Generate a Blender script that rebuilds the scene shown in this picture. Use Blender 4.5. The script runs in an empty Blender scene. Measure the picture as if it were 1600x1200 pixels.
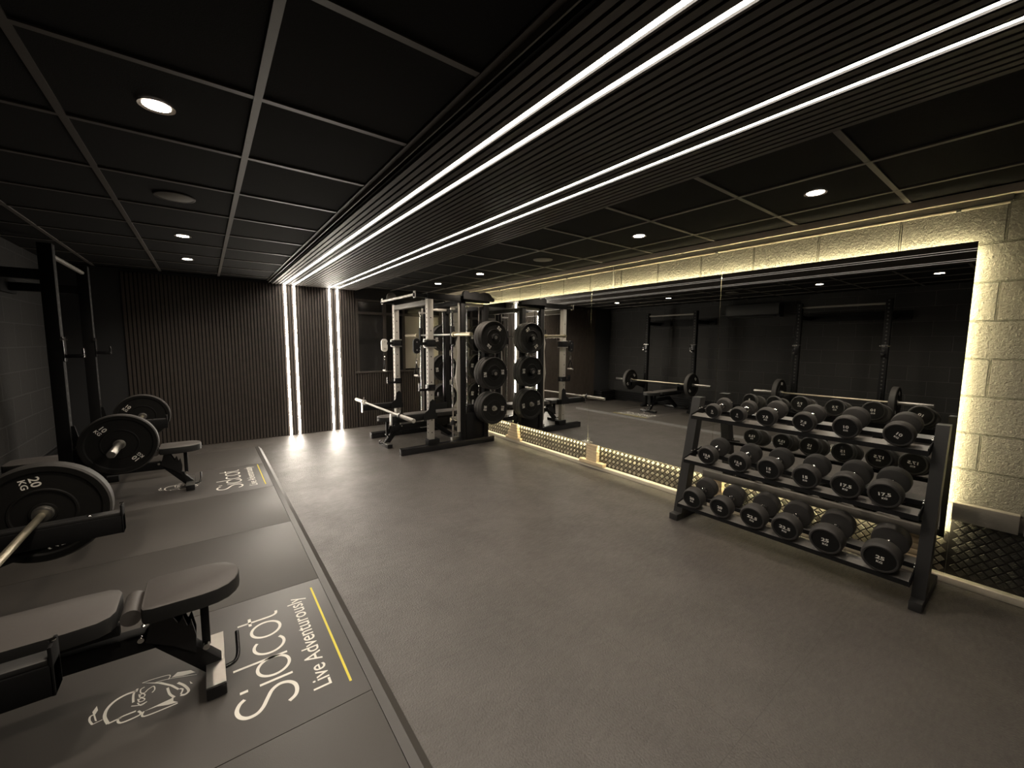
import bpy, bmesh, math, random
from math import sin, cos, pi, radians
from mathutils import Vector, Matrix
random.seed(7)
C = bpy.context.scene.collection
sc = bpy.context.scene

# ------------------------------------------------------------------ camera, world, exposure
F, YAW, PITCH, ROLL, H = 635.863, 0.6460, 0.0993, -0.0076, 1.4166
fwd = Vector((sin(YAW)*cos(PITCH), cos(YAW)*cos(PITCH), -sin(PITCH)))
rt0 = Vector((cos(YAW), -sin(YAW), 0)); dn0 = fwd.cross(rt0)
rt = rt0*cos(ROLL) + dn0*sin(ROLL); dn = -rt0*sin(ROLL) + dn0*cos(ROLL)
cd = bpy.data.cameras.new('camera'); cam = bpy.data.objects.new('camera', cd); C.objects.link(cam)
cd.sensor_width = 36; cd.lens = F/1600*36; cd.clip_start = .02
cam.matrix_world = Matrix(((rt.x, -dn.x, -fwd.x, 0), (rt.y, -dn.y, -fwd.y, 0), (rt.z, -dn.z, -fwd.z, H), (0, 0, 0, 1)))
sc.camera = cam
w = bpy.data.worlds.new('world'); sc.world = w; w.use_nodes = True
w.node_tree.nodes['Background'].inputs[0].default_value = (0, 0, 0, 1)
vs = sc.view_settings
vs.view_transform = 'Standard'; vs.look = 'None'; vs.gamma = 1; vs.use_curve_mapping = False
vs.exposure = 0.0
LED_COL, LED_L, LED_WALL, LED_MIRROR = (1.0, .90, .77), 46.0, 56.0, 95.0
MIRROR_COL = (1.0, .87, .52)
SPOT_COL, SPOT_W = (1.0, .85, .68), 42.0

# ------------------------------------------------------------------ materials
def nodes(name):
    m = bpy.data.materials.new(name); m.use_nodes = True
    nt = m.node_tree; return m, nt, nt.nodes['Principled BSDF']
def mat(name, col, rough=.5, metal=0., var=.15, scale=30., bump=0., bscale=200., spec=.5, rvar=.0):
    m, nt, p = nodes(name)
    p.inputs['Roughness'].default_value = rough; p.inputs['Metallic'].default_value = metal
    p.inputs['Specular IOR Level'].default_value = spec
    tc = nt.nodes.new('ShaderNodeTexCoord'); nz = nt.nodes.new('ShaderNodeTexNoise')
    nz.inputs['Scale'].default_value = scale; nz.inputs['Detail'].default_value = 5
    nt.links.new(tc.outputs['Object'], nz.inputs['Vector'])
    mx = nt.nodes.new('ShaderNodeMix'); mx.data_type = 'RGBA'
    mx.inputs[6].default_value = (*[c*(1-var) for c in col], 1); mx.inputs[7].default_value = (*[min(1, c*(1+var)) for c in col], 1)
    nt.links.new(nz.outputs['Fac'], mx.inputs[0]); nt.links.new(mx.outputs[2], p.inputs['Base Color'])
    if rvar:
        mr = nt.nodes.new('ShaderNodeMapRange'); mr.inputs[3].default_value = rough-rvar; mr.inputs[4].default_value = rough+rvar
        nt.links.new(nz.outputs['Fac'], mr.inputs[0]); nt.links.new(mr.outputs[0], p.inputs['Roughness'])
    if bump:
        n2 = nt.nodes.new('ShaderNodeTexNoise'); n2.inputs['Scale'].default_value = bscale; n2.inputs['Detail'].default_value = 3
        nt.links.new(tc.outputs['Object'], n2.inputs['Vector'])
        b = nt.nodes.new('ShaderNodeBump'); b.inputs['Strength'].default_value = bump; b.inputs['Distance'].default_value = .004
        nt.links.new(n2.outputs['Fac'], b.inputs['Height']); nt.links.new(b.outputs[0], p.inputs['Normal'])
    return m
def emit(name, col, L):
    m, nt, p = nodes(name); p.inputs['Base Color'].default_value = (0, 0, 0, 1)
    p.inputs['Emission Color'].default_value = (*col, 1); p.inputs['Emission Strength'].default_value = L
    return m
def block_mat(name, col, mortar, rough, bumpd, stip):
    # painted concrete blocks laid in half bond; wall plane is YZ
    m, nt, p = nodes(name); p.inputs['Roughness'].default_value = rough; p.inputs['Specular IOR Level'].default_value = .12
    tc = nt.nodes.new('ShaderNodeTexCoord'); sp = nt.nodes.new('ShaderNodeSeparateXYZ')
    nt.links.new(tc.outputs['Object'], sp.inputs[0])
    ay = nt.nodes.new('ShaderNodeMath'); ay.operation = 'ADD'; ay.inputs[1].default_value = 4.3326*2 - .225
    az = nt.nodes.new('ShaderNodeMath'); az.operation = 'ADD'; az.inputs[1].default_value = .2163*12 - .482
    nt.links.new(sp.outputs[1], ay.inputs[0]); nt.links.new(sp.outputs[2], az.inputs[0])
    cb = nt.nodes.new('ShaderNodeCombineXYZ'); nt.links.new(ay.outputs[0], cb.inputs[0]); nt.links.new(az.outputs[0], cb.inputs[1])
    br = nt.nodes.new('ShaderNodeTexBrick'); br.offset = .5; br.squash = 1
    br.inputs['Scale'].default_value = 1; br.inputs['Brick Width'].default_value = .4326; br.inputs['Row Height'].default_value = .2163
    br.inputs['Mortar Size'].default_value = .0065; br.inputs['Mortar Smooth'].default_value = .35; br.inputs['Bias'].default_value = 0
    br.inputs['Color1'].default_value = (*col, 1); br.inputs['Color2'].default_value = (*[c*.9 for c in col], 1)
    br.inputs['Mortar'].default_value = (*mortar, 1)
    nt.links.new(cb.outputs[0], br.inputs['Vector']); nt.links.new(br.outputs['Color'], p.inputs['Base Color'])
    nz = nt.nodes.new('ShaderNodeTexNoise'); nz.inputs['Scale'].default_value = 70; nz.inputs['Detail'].default_value = 4; nz.inputs['Roughness'].default_value = .65
    nt.links.new(tc.outputs['Object'], nz.inputs['Vector'])
    b1 = nt.nodes.new('ShaderNodeBump'); b1.inputs['Strength'].default_value = stip; b1.inputs['Distance'].default_value = .02
    nt.links.new(nz.outputs['Fac'], b1.inputs['Height'])
    b2 = nt.nodes.new('ShaderNodeBump'); b2.invert = True; b2.inputs['Strength'].default_value = 1; b2.inputs['Distance'].default_value = bumpd
    nt.links.new(br.outputs['Fac'], b2.inputs['Height']); nt.links.new(b1.outputs[0], b2.inputs['Normal'])
    nt.links.new(b2.outputs[0], p.inputs['Normal'])
    return m
def tile_floor_mat():
    m, nt, p = nodes('rubber tile flooring')
    tc = nt.nodes.new('ShaderNodeTexCoord')
    def N(t, **k):
        n = nt.nodes.new(t)
        for a, v in k.items(): n.inputs[a].default_value = v
        return n
    big = N('ShaderNodeTexNoise', Scale=2.2, Detail=9.0, Roughness=.72); fine = N('ShaderNodeTexNoise', Scale=120.0, Detail=4.0)
    spk = N('ShaderNodeTexVoronoi', Scale=170.0)
    for n in (big, fine, spk): nt.links.new(tc.outputs['Object'], n.inputs['Vector'])
    mid = N('ShaderNodeTexNoise', Scale=42.0, Detail=9.0, Roughness=.78)
    mpp = nt.nodes.new('ShaderNodeMapping'); mpp.inputs['Rotation'].default_value = (0, 0, -.7); mpp.inputs['Scale'].default_value = (.35, 1.4, 1)
    nt.links.new(tc.outputs['Object'], mpp.inputs[0]); nt.links.new(mpp.outputs[0], mid.inputs['Vector'])
    av = nt.nodes.new('ShaderNodeMath'); av.operation = 'ADD'; nt.links.new(big.outputs['Fac'], av.inputs[0]); nt.links.new(mid.outputs['Fac'], av.inputs[1])
    fr = N('ShaderNodeMapRange'); fr.inputs[1].default_value = .72; fr.inputs[2].default_value = 1.28; nt.links.new(av.outputs[0], fr.inputs[0])
    mx = nt.nodes.new('ShaderNodeMix'); mx.data_type = 'RGBA'
    mx.inputs[6].default_value = (.056, .0505, .046, 1); mx.inputs[7].default_value = (.094, .085, .078, 1)
    nt.links.new(fr.outputs[0], mx.inputs[0])
    lt = nt.nodes.new('ShaderNodeMath'); lt.operation = 'LESS_THAN'; lt.inputs[1].default_value = .13
    nt.links.new(spk.outputs['Distance'], lt.inputs[0])
    mul = nt.nodes.new('ShaderNodeMath'); mul.operation = 'MULTIPLY'; mul.inputs[1].default_value = .35; nt.links.new(lt.outputs[0], mul.inputs[0])
    m2 = nt.nodes.new('ShaderNodeMix'); m2.data_type = 'RGBA'; m2.inputs[7].default_value = (.2, .18, .16, 1)
    nt.links.new(mul.outputs[0], m2.inputs[0]); nt.links.new(mx.outputs[2], m2.inputs[6])
    br = nt.nodes.new('ShaderNodeTexBrick'); br.offset = 0
    for a, v in (('Scale', 1.), ('Brick Width', .97), ('Row Height', .97), ('Mortar Size', .0016), ('Mortar Smooth', .1)): br.inputs[a].default_value = v
    mp = nt.nodes.new('ShaderNodeMapping'); mp.inputs['Location'].default_value = (-.536+9.7, -.565+9.7, 0)
    nt.links.new(tc.outputs['Object'], mp.inputs[0]); nt.links.new(mp.outputs[0], br.inputs['Vector'])
    m3 = nt.nodes.new('ShaderNodeMix'); m3.data_type = 'RGBA'; m3.inputs[7].default_value = (.052, .047, .042, 1)
    nt.links.new(br.outputs['Fac'], m3.inputs[0]); nt.links.new(m2.outputs[2], m3.inputs[6]); nt.links.new(m3.outputs[2], p.inputs['Base Color'])
    mr = nt.nodes.new('ShaderNodeMapRange'); mr.inputs[3].default_value = .52; mr.inputs[4].default_value = .27
    nt.links.new(fr.outputs[0], mr.inputs[0]); nt.links.new(mr.outputs[0], p.inputs['Roughness'])
    b = N('ShaderNodeBump', Strength=.7, Distance=.006); nt.links.new(fine.outputs['Fac'], b.inputs['Height']); nt.links.new(b.outputs[0], p.inputs['Normal'])
    return m

M = dict(
    black=mat('black powder coat', (.008, .008, .0085), .58, var=.2, spec=.2),
    post=mat('dark grey paint', (.020, .0195, .019), .5, var=.12),
    rack_black=mat('matt black rack paint', (.009, .009, .0095), .7, var=.2, spec=.12),
    black_gloss=mat('black gloss paint', (.010, .010, .011), .22, var=.2),
    rubber=mat('black rubber', (.008, .0078, .0075), .65, var=.2, spec=.22, bump=.15, bscale=400),
    lit_rubber=mat('rubber lightened as lit', (.040, .038, .036), .55, spec=.35, var=.15, bump=.2, bscale=500),  # lighter copy of the black rubber, standing for light from above
    silver=mat('silver grey paint', (.40, .38, .345), .45, metal=.25, var=.08),
    steel=mat('brushed steel', (.42, .41, .385), .38, metal=1, var=.08),
    chrome=mat('chrome', (.75, .74, .72), .12, metal=1, var=.04),
    brass=mat('dull zinc steel', (.55, .50, .38), .38, metal=.9, var=.1),
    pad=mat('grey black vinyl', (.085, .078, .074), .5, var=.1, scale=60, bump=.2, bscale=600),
    pad_side=mat('black vinyl', (.018, .018, .018), .5, var=.15),  # on the bench pads this dark tone stands for shaded sides
    white=mat('white print', (.82, .80, .74), .6, var=.04),
    yellow=mat('yellow print', (.72, .60, .04), .5, var=.05),
    mat_plain=mat('black rubber mat', (.048, .043, .038), .5, var=.18, scale=3, bump=.15, bscale=500, rvar=.05),
    mat_logo=mat('dark grey printed mat', (.062, .057, .053), .46, var=.08, scale=4, bump=.12, bscale=500),
    edge=mat('rubber edging', (.045, .041, .037), .45, var=.2, scale=12),
    tile=mat('black ceiling tile', (.0075, .007, .0065), .9, var=.15, scale=80, bump=.2, bscale=300, spec=.12),
    rail=mat('satin black paint lightened as lit', (.17, .162, .15), .32, var=.12),  # lightened to stand for led light on the rail tops
    hole=mat('dull grey hole', (.06, .06, .058), .8, spec=.1),
    cap=mat('rubber darkened for shade', (.009, .009, .009), .65, var=.15, spec=.2),  # darker copy of the head rubber, shade painted on the end faces
    tbar=mat('dark grey ceiling bar', (.078, .069, .060), .5, var=.1),
    lit_wall_slat=mat('dark oak slat lightened for led glow', (.050, .040, .033), .55, var=.3, scale=14),  # lighter copy of the slat oak, led glow put into the colour
    slat=mat('dark oak slat', (.036, .029, .025), .55, var=.3, scale=14),
    felt=mat('black felt backing', (.006, .006, .006), .95, var=.1),
    blocks=block_mat('painted concrete block', (.25, .235, .20), (.15, .14, .115), .6, .03, .8),
    dark_blocks=block_mat('black painted block', (.030, .0295, .029), (.052, .052, .051), .7, .008, .25),
    dark_wall=mat('charcoal painted wall', (.026, .027, .029), .6, var=.1, scale=5),
    frame=mat('dark window frame', (.05, .042, .036), .35, var=.15),
    glass_dark=mat('dark window film', (.02, .019, .018), .12, var=.3, scale=2),
    glass_pale=mat('pale frosted film', (.42, .39, .33), .45, var=.08, scale=6),
    plate=mat('black chequer plate', (.022, .020, .018), .4, metal=.3, var=.12, scale=8), shaded_tread=mat('tread bar darkened for shade', (.075, .07, .06), .4, metal=.4, var=.1, scale=8), tread=mat('worn tread bar', (.24, .22, .185), .36, metal=.6, var=.1, scale=8),  # the front panel's bars are a darker copy, standing for weak light
    timber=mat('pale sawn timber', (.68, .55, .36), .6, var=.18, scale=20),
    batten=mat('pale painted batten', (.66, .60, .49), .55, var=.12, scale=10),
    trim=mat('beige painted trim', (.50, .43, .33), .5, var=.1),
    ledge=mat('worn painted timber', (.24, .22, .185), .6, var=.15, scale=9, bump=.3, bscale=60),
    grey=mat('grey trunking', (.16, .15, .13), .5, var=.1),
    cable=mat('white plastic', (.62, .60, .54), .45, var=.06),
    ac=mat('charcoal plastic', (.03, .03, .03), .35, var=.1),
    speaker=mat('dark speaker grille', (.16, .15, .13), .7, var=.15, scale=200),
    floor=tile_floor_mat(),
    led=emit('warm led diffuser', LED_COL, LED_L), led_wall=emit('warm led diffuser on wall', LED_COL, LED_WALL), led2=emit('mirror led tape', MIRROR_COL, LED_MIRROR),
    lens=emit('downlight lens', SPOT_COL, 60),
)
mm, nt, p = nodes('mirror silvering')
p.inputs['Base Color'].default_value = (.86, .87, .84, 1); p.inputs['Metallic'].default_value = 1; p.inputs['Roughness'].default_value = .004
M['mirror'] = mm

# ------------------------------------------------------------------ mesh building
class MB:
    def __init__(s): s.bm = bmesh.new()
    def box(s, c, d, bev=0., rot=None):
        g = bmesh.ops.create_cube(s.bm, size=1)['verts']
        bmesh.ops.scale(s.bm, vec=d, verts=g)
        if bev:
            es = list({e for v in g for e in v.link_edges})
            r = bmesh.ops.bevel(s.bm, geom=es, offset=bev, segments=2, affect='EDGES', profile=.5)
            g = list({v for f in r['faces'] for v in f.verts} | {v for v in g if v.is_valid})
        mt = Matrix.Translation(c)
        if rot: mt = mt @ (Matrix.Rotation(rot[1], 4, rot[0]) if isinstance(rot, tuple) else rot)
        bmesh.ops.transform(s.bm, matrix=mt, verts=g); return s
    def bx(s, x0, x1, y0, y1, z0, z1, bev=0.):
        return s.box(((x0+x1)/2, (y0+y1)/2, (z0+z1)/2), (abs(x1-x0), abs(y1-y0), abs(z1-z0)), bev)
    def beam(s, a, b, wd, ht, bev=0.):
        # rectangular bar from a to b; wd along the horizontal side direction, ht across it
        a = Vector(a); b = Vector(b); d = b-a; L = d.length; d.normalize()
        up = Vector((0, 0, 1)) if abs(d.z) < .95 else Vector((1, 0, 0))
        sd = d.cross(up).normalized(); u = sd.cross(d)
        r = Matrix((d, sd, u)).transposed().to_4x4()
        return s.box((a+b)/2, (L, wd, ht), bev, r)
    def tube(s, pts, r, n=12):
        pts = [Vector(q) for q in pts]; rings = []
        t = (pts[1]-pts[0]).normalized()
        ref = Vector((0, 0, 1)) if abs(t.z) < .9 else Vector((1, 0, 0)); u = t.cross(ref).normalized()
        for i, q in enumerate(pts):
            t = (pts[min(i+1, len(pts)-1)]-pts[max(i-1, 0)]).normalized()
            u = (u - t*u.dot(t)).normalized(); v = t.cross(u)
            rr = r[i] if isinstance(r, (list, tuple)) else r
            rings.append([s.bm.verts.new(q + (u*cos(2*pi*k/n)+v*sin(2*pi*k/n))*rr) for k in range(n)])
        for a, b in zip(rings, rings[1:]):
            for k in range(n): s.bm.faces.new((a[k], a[(k+1) % n], b[(k+1) % n], b[k]))
        s.bm.faces.new(rings[0][::-1]); s.bm.faces.new(rings[-1]); return s
    def lathe(s, prof, c, ax='y', n=48):
        # prof: (radius, height) along the axis
        c = Vector(c); rings = []
        for r, h in prof:
            if r < 1e-6: rings.append([s.bm.verts.new(s._ax(ax, 0, 0, h)+c)])
            else: rings.append([s.bm.verts.new(s._ax(ax, r*cos(2*pi*k/n), r*sin(2*pi*k/n), h)+c) for k in range(n)])
        for a, b in zip(rings, rings[1:]):
            for k in range(n):
                k2 = (k+1) % n
                if len(a) == 1 and len(b) == 1: continue
                if len(a) == 1: s.bm.faces.new((a[0], b[k], b[k2]))
                elif len(b) == 1: s.bm.faces.new((a[k], a[k2], b[0]))
                else: s.bm.faces.new((a[k], a[k2], b[k2], b[k]))
        return s
    @staticmethod
    def _ax(ax, a, b, h): return Vector({'x': (h, a, b), 'y': (a, h, b), 'z': (a, b, h)}[ax])
    def prism(s, poly, ax, lo, hi):
        # poly in the plane across ax ('y': (x,z), 'x': (y,z), 'z': (x,y))
        A = [s.bm.verts.new(s._ax(ax, a, b, lo)) for a, b in poly]; B = [s.bm.verts.new(s._ax(ax, a, b, hi)) for a, b in poly]
        n = len(poly); s.bm.faces.new(A); s.bm.faces.new(B)
        for k in range(n): s.bm.faces.new((A[k], A[(k+1) % n], B[(k+1) % n], B[k]))
        return s
    def mark(s, n0, i):
        for f in s.bm.faces:
            if f not in n0: f.material_index = i
        return s
    def build(s, name, m, parent=None, m2=None):
        bm = s.bm
        bmesh.ops.recalc_face_normals(bm, faces=bm.faces)
        me = bpy.data.meshes.new(name); bm.to_mesh(me); bm.free()
        for q in me.polygons: q.use_smooth = True
        me.set_sharp_from_angle(angle=radians(35))
        me.materials.append(m if not isinstance(m, str) else M[m])
        o = bpy.data.objects.new(name, me); C.objects.link(o)
        if parent: o.parent = parent
        if m2: me.materials.append(M[m2])
        return o
def tag(o, label=None, cat=None, group=None, kind=None):
    if label: o['label'] = label
    if cat: o['category'] = cat
    if group: o['group'] = group
    if kind: o['kind'] = kind
    return o
def thing(name, label, cat, loc=(0, 0, 0), group=None):
    o = bpy.data.objects.new(name, None); C.objects.link(o); o.location = loc; o.empty_display_size = .1
    return tag(o, label, cat, group)
def struct(o): o['kind'] = 'structure'; return o
def copy_tree(o, parent=None):
    c = o.copy(); C.objects.link(c)
    if parent: c.parent = parent
    for ch in list(o.children): copy_tree(ch, c)
    return c
def dup(o, loc, label, group=None):
    c = copy_tree(o); c.location = loc; c['label'] = label
    if group: c['group'] = group
    return c
_font = {}
def text_mesh(body, bold=0., res=3):
    k = (body, bold)
    if k not in _font:
        cu = bpy.data.curves.new('text', 'FONT'); cu.body = body; cu.align_x = 'CENTER'; cu.align_y = 'CENTER'; cu.size = 1; cu.offset = bold; cu.resolution_u = res
        ob = bpy.data.objects.new('text', cu); C.objects.link(ob)
        me = bpy.data.meshes.new_from_object(ob.evaluated_get(bpy.context.evaluated_depsgraph_get()))
        bpy.data.objects.remove(ob); _font[k] = ([v.co.copy() for v in me.vertices], [list(f.vertices) for f in me.polygons])
    return _font[k]
def add_text(mb, body, c, right, up, sx, sy, bold=0., lift=0.):
    vs_, fs = text_mesh(body, bold); c = Vector(c); R = Vector(right); U = Vector(up)
    nv = [mb.bm.verts.new(c + R*v.x*sx + U*v.y*sy) for v in vs_]
    for f in fs:
        try: mb.bm.faces.new([nv[i] for i in f])
        except ValueError: pass
def stroke(mb, pts, w0, z, closed=False):
    # flat painted line in the XY plane, pts (x, y[, width])
    n = len(pts); L = []; R = []
    for i, q in enumerate(pts):
        a = pts[(i-1) % n] if closed or i else pts[0]; b = pts[(i+1) % n] if closed or i < n-1 else pts[-1]
        d = Vector((b[0]-a[0], b[1]-a[1])).normalized(); nn = Vector((-d.y, d.x)); ww = (q[2] if len(q) > 2 else w0)/2
        L.append(mb.bm.verts.new((q[0]+nn.x*ww, q[1]+nn.y*ww, z))); R.append(mb.bm.verts.new((q[0]-nn.x*ww, q[1]-nn.y*ww, z)))
    for i in range(n if closed else n-1):
        j = (i+1) % n; mb.bm.faces.new((L[i], R[i], R[j], L[j]))
def arc(cx, cy, rx, ry, a0, a1, n=24): return [(cx+rx*cos(radians(a0+(a1-a0)*k/n)), cy+ry*sin(radians(a0+(a1-a0)*k/n))) for k in range(n+1)]
def spline(P, n=8):
    out = []
    for i in range(len(P)-1):
        p0, p1, p2, p3 = P[max(i-1, 0)], P[i], P[i+1], P[min(i+2, len(P)-1)]
        for k in range(n):
            t = k/n
            out.append(tuple(.5*((2*p1[a])+(-p0[a]+p2[a])*t+(2*p0[a]-5*p1[a]+4*p2[a]-p3[a])*t*t+(-p0[a]+3*p1[a]-3*p2[a]+p3[a])*t**3) for a in range(len(p1))))
    out.append(tuple(P[-1])); return out

# ------------------------------------------------------------------ setting
XL, XR, YF, YB, CZ = -1.35, 3.55, 6.895, -1.6, 2.294
YL = -.12                                    # near end of the led lines
MX = 3.50                                   # mirror face
SX0, SX1, SZ = .815, 2.05, 2.251            # slatted ceiling raft
struct(MB().bx(XL-.1, XR+.1, YB-.1, YF+.2, -.1, 0).build('floor', 'floor'))
struct(MB().bx(XL-.1, XR+.1, YB-.1, YF+.2, CZ+.004, CZ+.1).build('ceiling', 'tile'))
struct(MB().bx(XR, XR+.1, YB-.1, YF+.2, 0, CZ).build('wall_right', 'blocks'))
struct(MB().bx(XL-.1, XL, YB-.1, YF+.2, 0, CZ).build('wall_left', 'dark_blocks'))
struct(MB().bx(XL-.1, XR+.1, YB-.1, YB, 0, CZ).build('wall_back', 'dark_wall'))
mb = MB()                                    # far wall with the window opening
mb.bx(XL, 1.99, YF+.02, YF+.15, 0, CZ); mb.bx(1.99, XR, YF+.02, YF+.15, 0, .93); mb.bx(1.99, XR, YF+.02, YF+.15, 2.12, CZ)
struct(mb.build('wall_far', 'dark_wall'))
# ceiling grid of T bars
mb = MB()
for x in (.2035-1.2, .2035-.6, .2035, 2.5895, 3.175): mb.bx(x-.013, x+.013, YB, YF, CZ-.004, CZ+.006)
for k in range(-4, 12):
    y = .012+.6*k
    if YB < y < YF:
        mb.bx(XL, SX0-.03, y-.0125, y+.0125, CZ-.003, CZ+.006); mb.bx(SX1, XR, y-.0125, y+.0125, CZ-.003, CZ+.006)
struct(mb.build('trim_1', 'tbar'))
# slatted acoustic cladding: ceiling raft and far wall
struct(MB().bx(SX0, SX1, YB, YF, SZ+.014, CZ).build('trim_2', 'felt'))
LED_X = (.9897, 1.109, 1.6017, 1.7194)
def slat_xs(x0, x1, gaps):
    out = []; k = 0
    while x0+k*.04+.027 <= x1+1e-6:
        a = x0+k*.04; k += 1
        b = a+.027
        for g in gaps:                       # slats are trimmed back to the led channels
            if a < g+.016 and b > g-.016:
                if a < g-.016: b = g-.016
                else: a = g+.016
        if b-a > .006: out.append((a, b))
    return out
mb = MB()
for a, b in slat_xs(SX0+.012, SX1, LED_X): mb.bx(a, b, YB, YF, SZ, SZ+.015)
struct(mb.build('trim_3', 'slat'))
struct(MB().bx(SX0-.028, SX0-.022, YB, YF, SZ+.012, CZ).bx(SX0-.05, SX0-.022, YB, YF, CZ-.006, CZ).build('trim_4', 'tbar'))
struct(MB().bx(-.77, 1.99, YF+.006, YF+.02, 0, SZ).bx(1.99, XR, YF+.006, YF+.02, 0, .9).build('trim_5', 'felt'))
mb = MB()
for a, b in slat_xs(-.77, 1.985, LED_X): mb.bx(a, b, YF-.009, YF+.006, 0, SZ)
for a, b in slat_xs(2.0, XR, ()): mb.bx(a, b, YF-.009, YF+.006, 0, .9)
struct(mb.build('trim_6', 'lit_wall_slat'))
# window in the far wall
win = struct(MB().bx(1.99, 2.035, YF-.01, YF+.06, .93, 2.12).bx(3.49, XR, YF-.01, YF+.06, .93, 2.12).bx(2.035, 3.49, YF-.01, YF+.06, 2.085, 2.12)
             .bx(2.035, 3.49, YF-.005, YF+.06, 1.88, 1.92).bx(2.44, 2.50, YF-.01, YF+.06, .93, 2.085).bx(2.79, 2.83, YF-.01, YF+.06, .93, 2.085)
             .bx(3.16, 3.22, YF-.01, YF+.06, .93, 2.085).build('window_1', 'frame'))
MB().bx(2.035, 2.44, YF+.03, YF+.04, .93, 1.88).bx(2.5, 2.79, YF+.03, YF+.04, .93, 1.88).bx(2.035, 3.49, YF+.03, YF+.04, 1.92, 2.085).build('dark_pane', 'glass_dark', win)
tag(MB().bx(2.83, 3.16, YF+.03, YF+.04, .96, 1.88).bx(3.22, 3.49, YF+.03, YF+.04, .96, 1.88).build('frosted_pane', 'glass_pale', win), 'pale frosted pane')
MB().bx(1.97, XR, YF-.035, YF+.03, .905, .935, .004).build('window_sill', 'frame', win)
# chequer plate kick panels
def chequer(y0, y1, z0, z1, x, sgn, pitch=.0545):
    mb = MB(); mb.bx(x, x+sgn*.004, y0, y1, z0, z1); bm = mb.bm; n0 = set(bm.faces)
    ny = int((y1-y0)/pitch*2)+2; nz = int((z1-z0)/pitch*2)+2; x0 = x
    for i in range(ny):
        for j in range(nz):
            if (i+j) % 2: continue
            cy, cz = y0+i*pitch/2, z0+j*pitch/2; par = i % 2
            if not (y0+.02 < cy < y1-.02 and z0+.012 < cz < z1-.012): continue
            d = Vector((0, cos(radians(45 if par else -45)), sin(radians(45 if par else -45)))); n = Vector((0, -d.z, d.y))
            for k in range(5):
                c = Vector((x0, cy, cz)) + n*(k-2)*.0068; a = d*.0145; q = n*.0028; t = Vector((-sgn*.0026, 0, 0))
                v = [bm.verts.new(c+e) for e in (-a-q, a-q, a+q, -a+q)]; u = [bm.verts.new(c+e+t) for e in (-a*.72-q*.35, a*.72-q*.35, a*.72+q*.35, -a*.72+q*.35)]
                bm.faces.new(u)
                for e in range(4): bm.faces.new((v[e], v[(e+1) % 4], u[(e+1) % 4], u[e]))
    return mb.mark(n0, 1)
struct(chequer(.29, 6.3, .04, .30, 3.543, 1).build('baseboard_right', 'plate', None, 'tread'))
struct(chequer(-1.6, .288, .04, .392, 3.543, 1).build('baseboard_front', 'plate', None, 'shaded_tread'))  # bars painted darker where little light falls
struct(MB().bx(3.49, XR, YB, YF, 0, .04, .004).build('trim_7', 'batten'))
struct(MB().bx(3.502, XR, .035, .288, .392, .498, .003).bx(3.502, XR, -1.6, .018, .392, .498, .003).build('trim_8', 'ledge'))
mb = MB()                                    # ribbed black skirting on the left wall and in the far corner
for k in range(5): mb.bx(XL, XL+.03, YB, YF, .035+k*.046, .074+k*.046, .006); mb.bx(XL+.03, -.80, 6.66, YF+.02, .035+k*.046, .074+k*.046, .006)
struct(mb.build('baseboard_left', 'black'))
# ceiling edge of the block wall
struct(MB().bx(3.505, XR, YB, YF, 2.243, CZ-.003, .003).build('trim_9', 'trim'))
struct(MB().bx(3.528, XR, .2, YF, 2.212, 2.243).build('trim_10', 'grey'))

# ------------------------------------------------------------------ lights of the room
gname = 'led lines of the ceiling raft'
names4 = ['leftmost warm led line along slatted ceiling, nearest the plain tiles', 'second warm led line from the left along slatted ceiling',
          'third warm led line from the left along slatted ceiling', 'rightmost warm led line along slatted ceiling, nearest the mirror']
wn4 = ['leftmost vertical led line on the slatted far wall', 'second vertical led line from the left on slatted far wall',
       'third vertical led line from the left on slatted far wall', 'rightmost vertical led line on slatted far wall, nearest the window']
for i, x in enumerate(LED_X):
    t = thing('led_strip', names4[i], 'led light', (x, 2.1, SZ), gname)
    MB().bx(-.016, .016, YL-2.1, YF-.012-2.1, .0105, .0135).bx(-.016, -.0147, YL-2.1, YF-.012-2.1, .0002, .0105).bx(.0147, .016, YL-2.1, YF-.012-2.1, .0002, .0105).build('channel', 'felt', t)  # black side walls added to keep led glow off the slat edges
    MB().bx(-.0115, .0115, YL-2.1, YF-.014-2.1, .0065, .0105).build('diffuser', 'led', t)
    t = thing('led_strip', wn4[i], 'led light', (x, YF, 0), 'led lines of the far wall')
    MB().bx(-.0158, .0158, -.004, .005, 0, SZ).build('channel', 'black', t)
    MB().bx(-.011, .011, -.017, -.004, .002, SZ-.012).build('diffuser', 'led_wall', t)
DL = [(-.095, .905), (-.095, 2.105), (-.095, 4.49), (-.095, 5.705), (2.865, .905), (2.875, 2.11), (2.855, 4.48), (2.83, 5.6)]
dln = ['ceiling downlight above the near bench, nearest the camera on the left', 'large bright downlight in the left ceiling tiles', 'upper of two downlights in left ceiling near the far wall',
       'lower of two downlights in left ceiling near the far wall', 'bright downlight above the dumbbell rack', 'downlight between the dumbbell rack and the ceiling speaker',
       'downlight above the near side of the power rack', 'downlight above the far side of the power rack']
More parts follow.
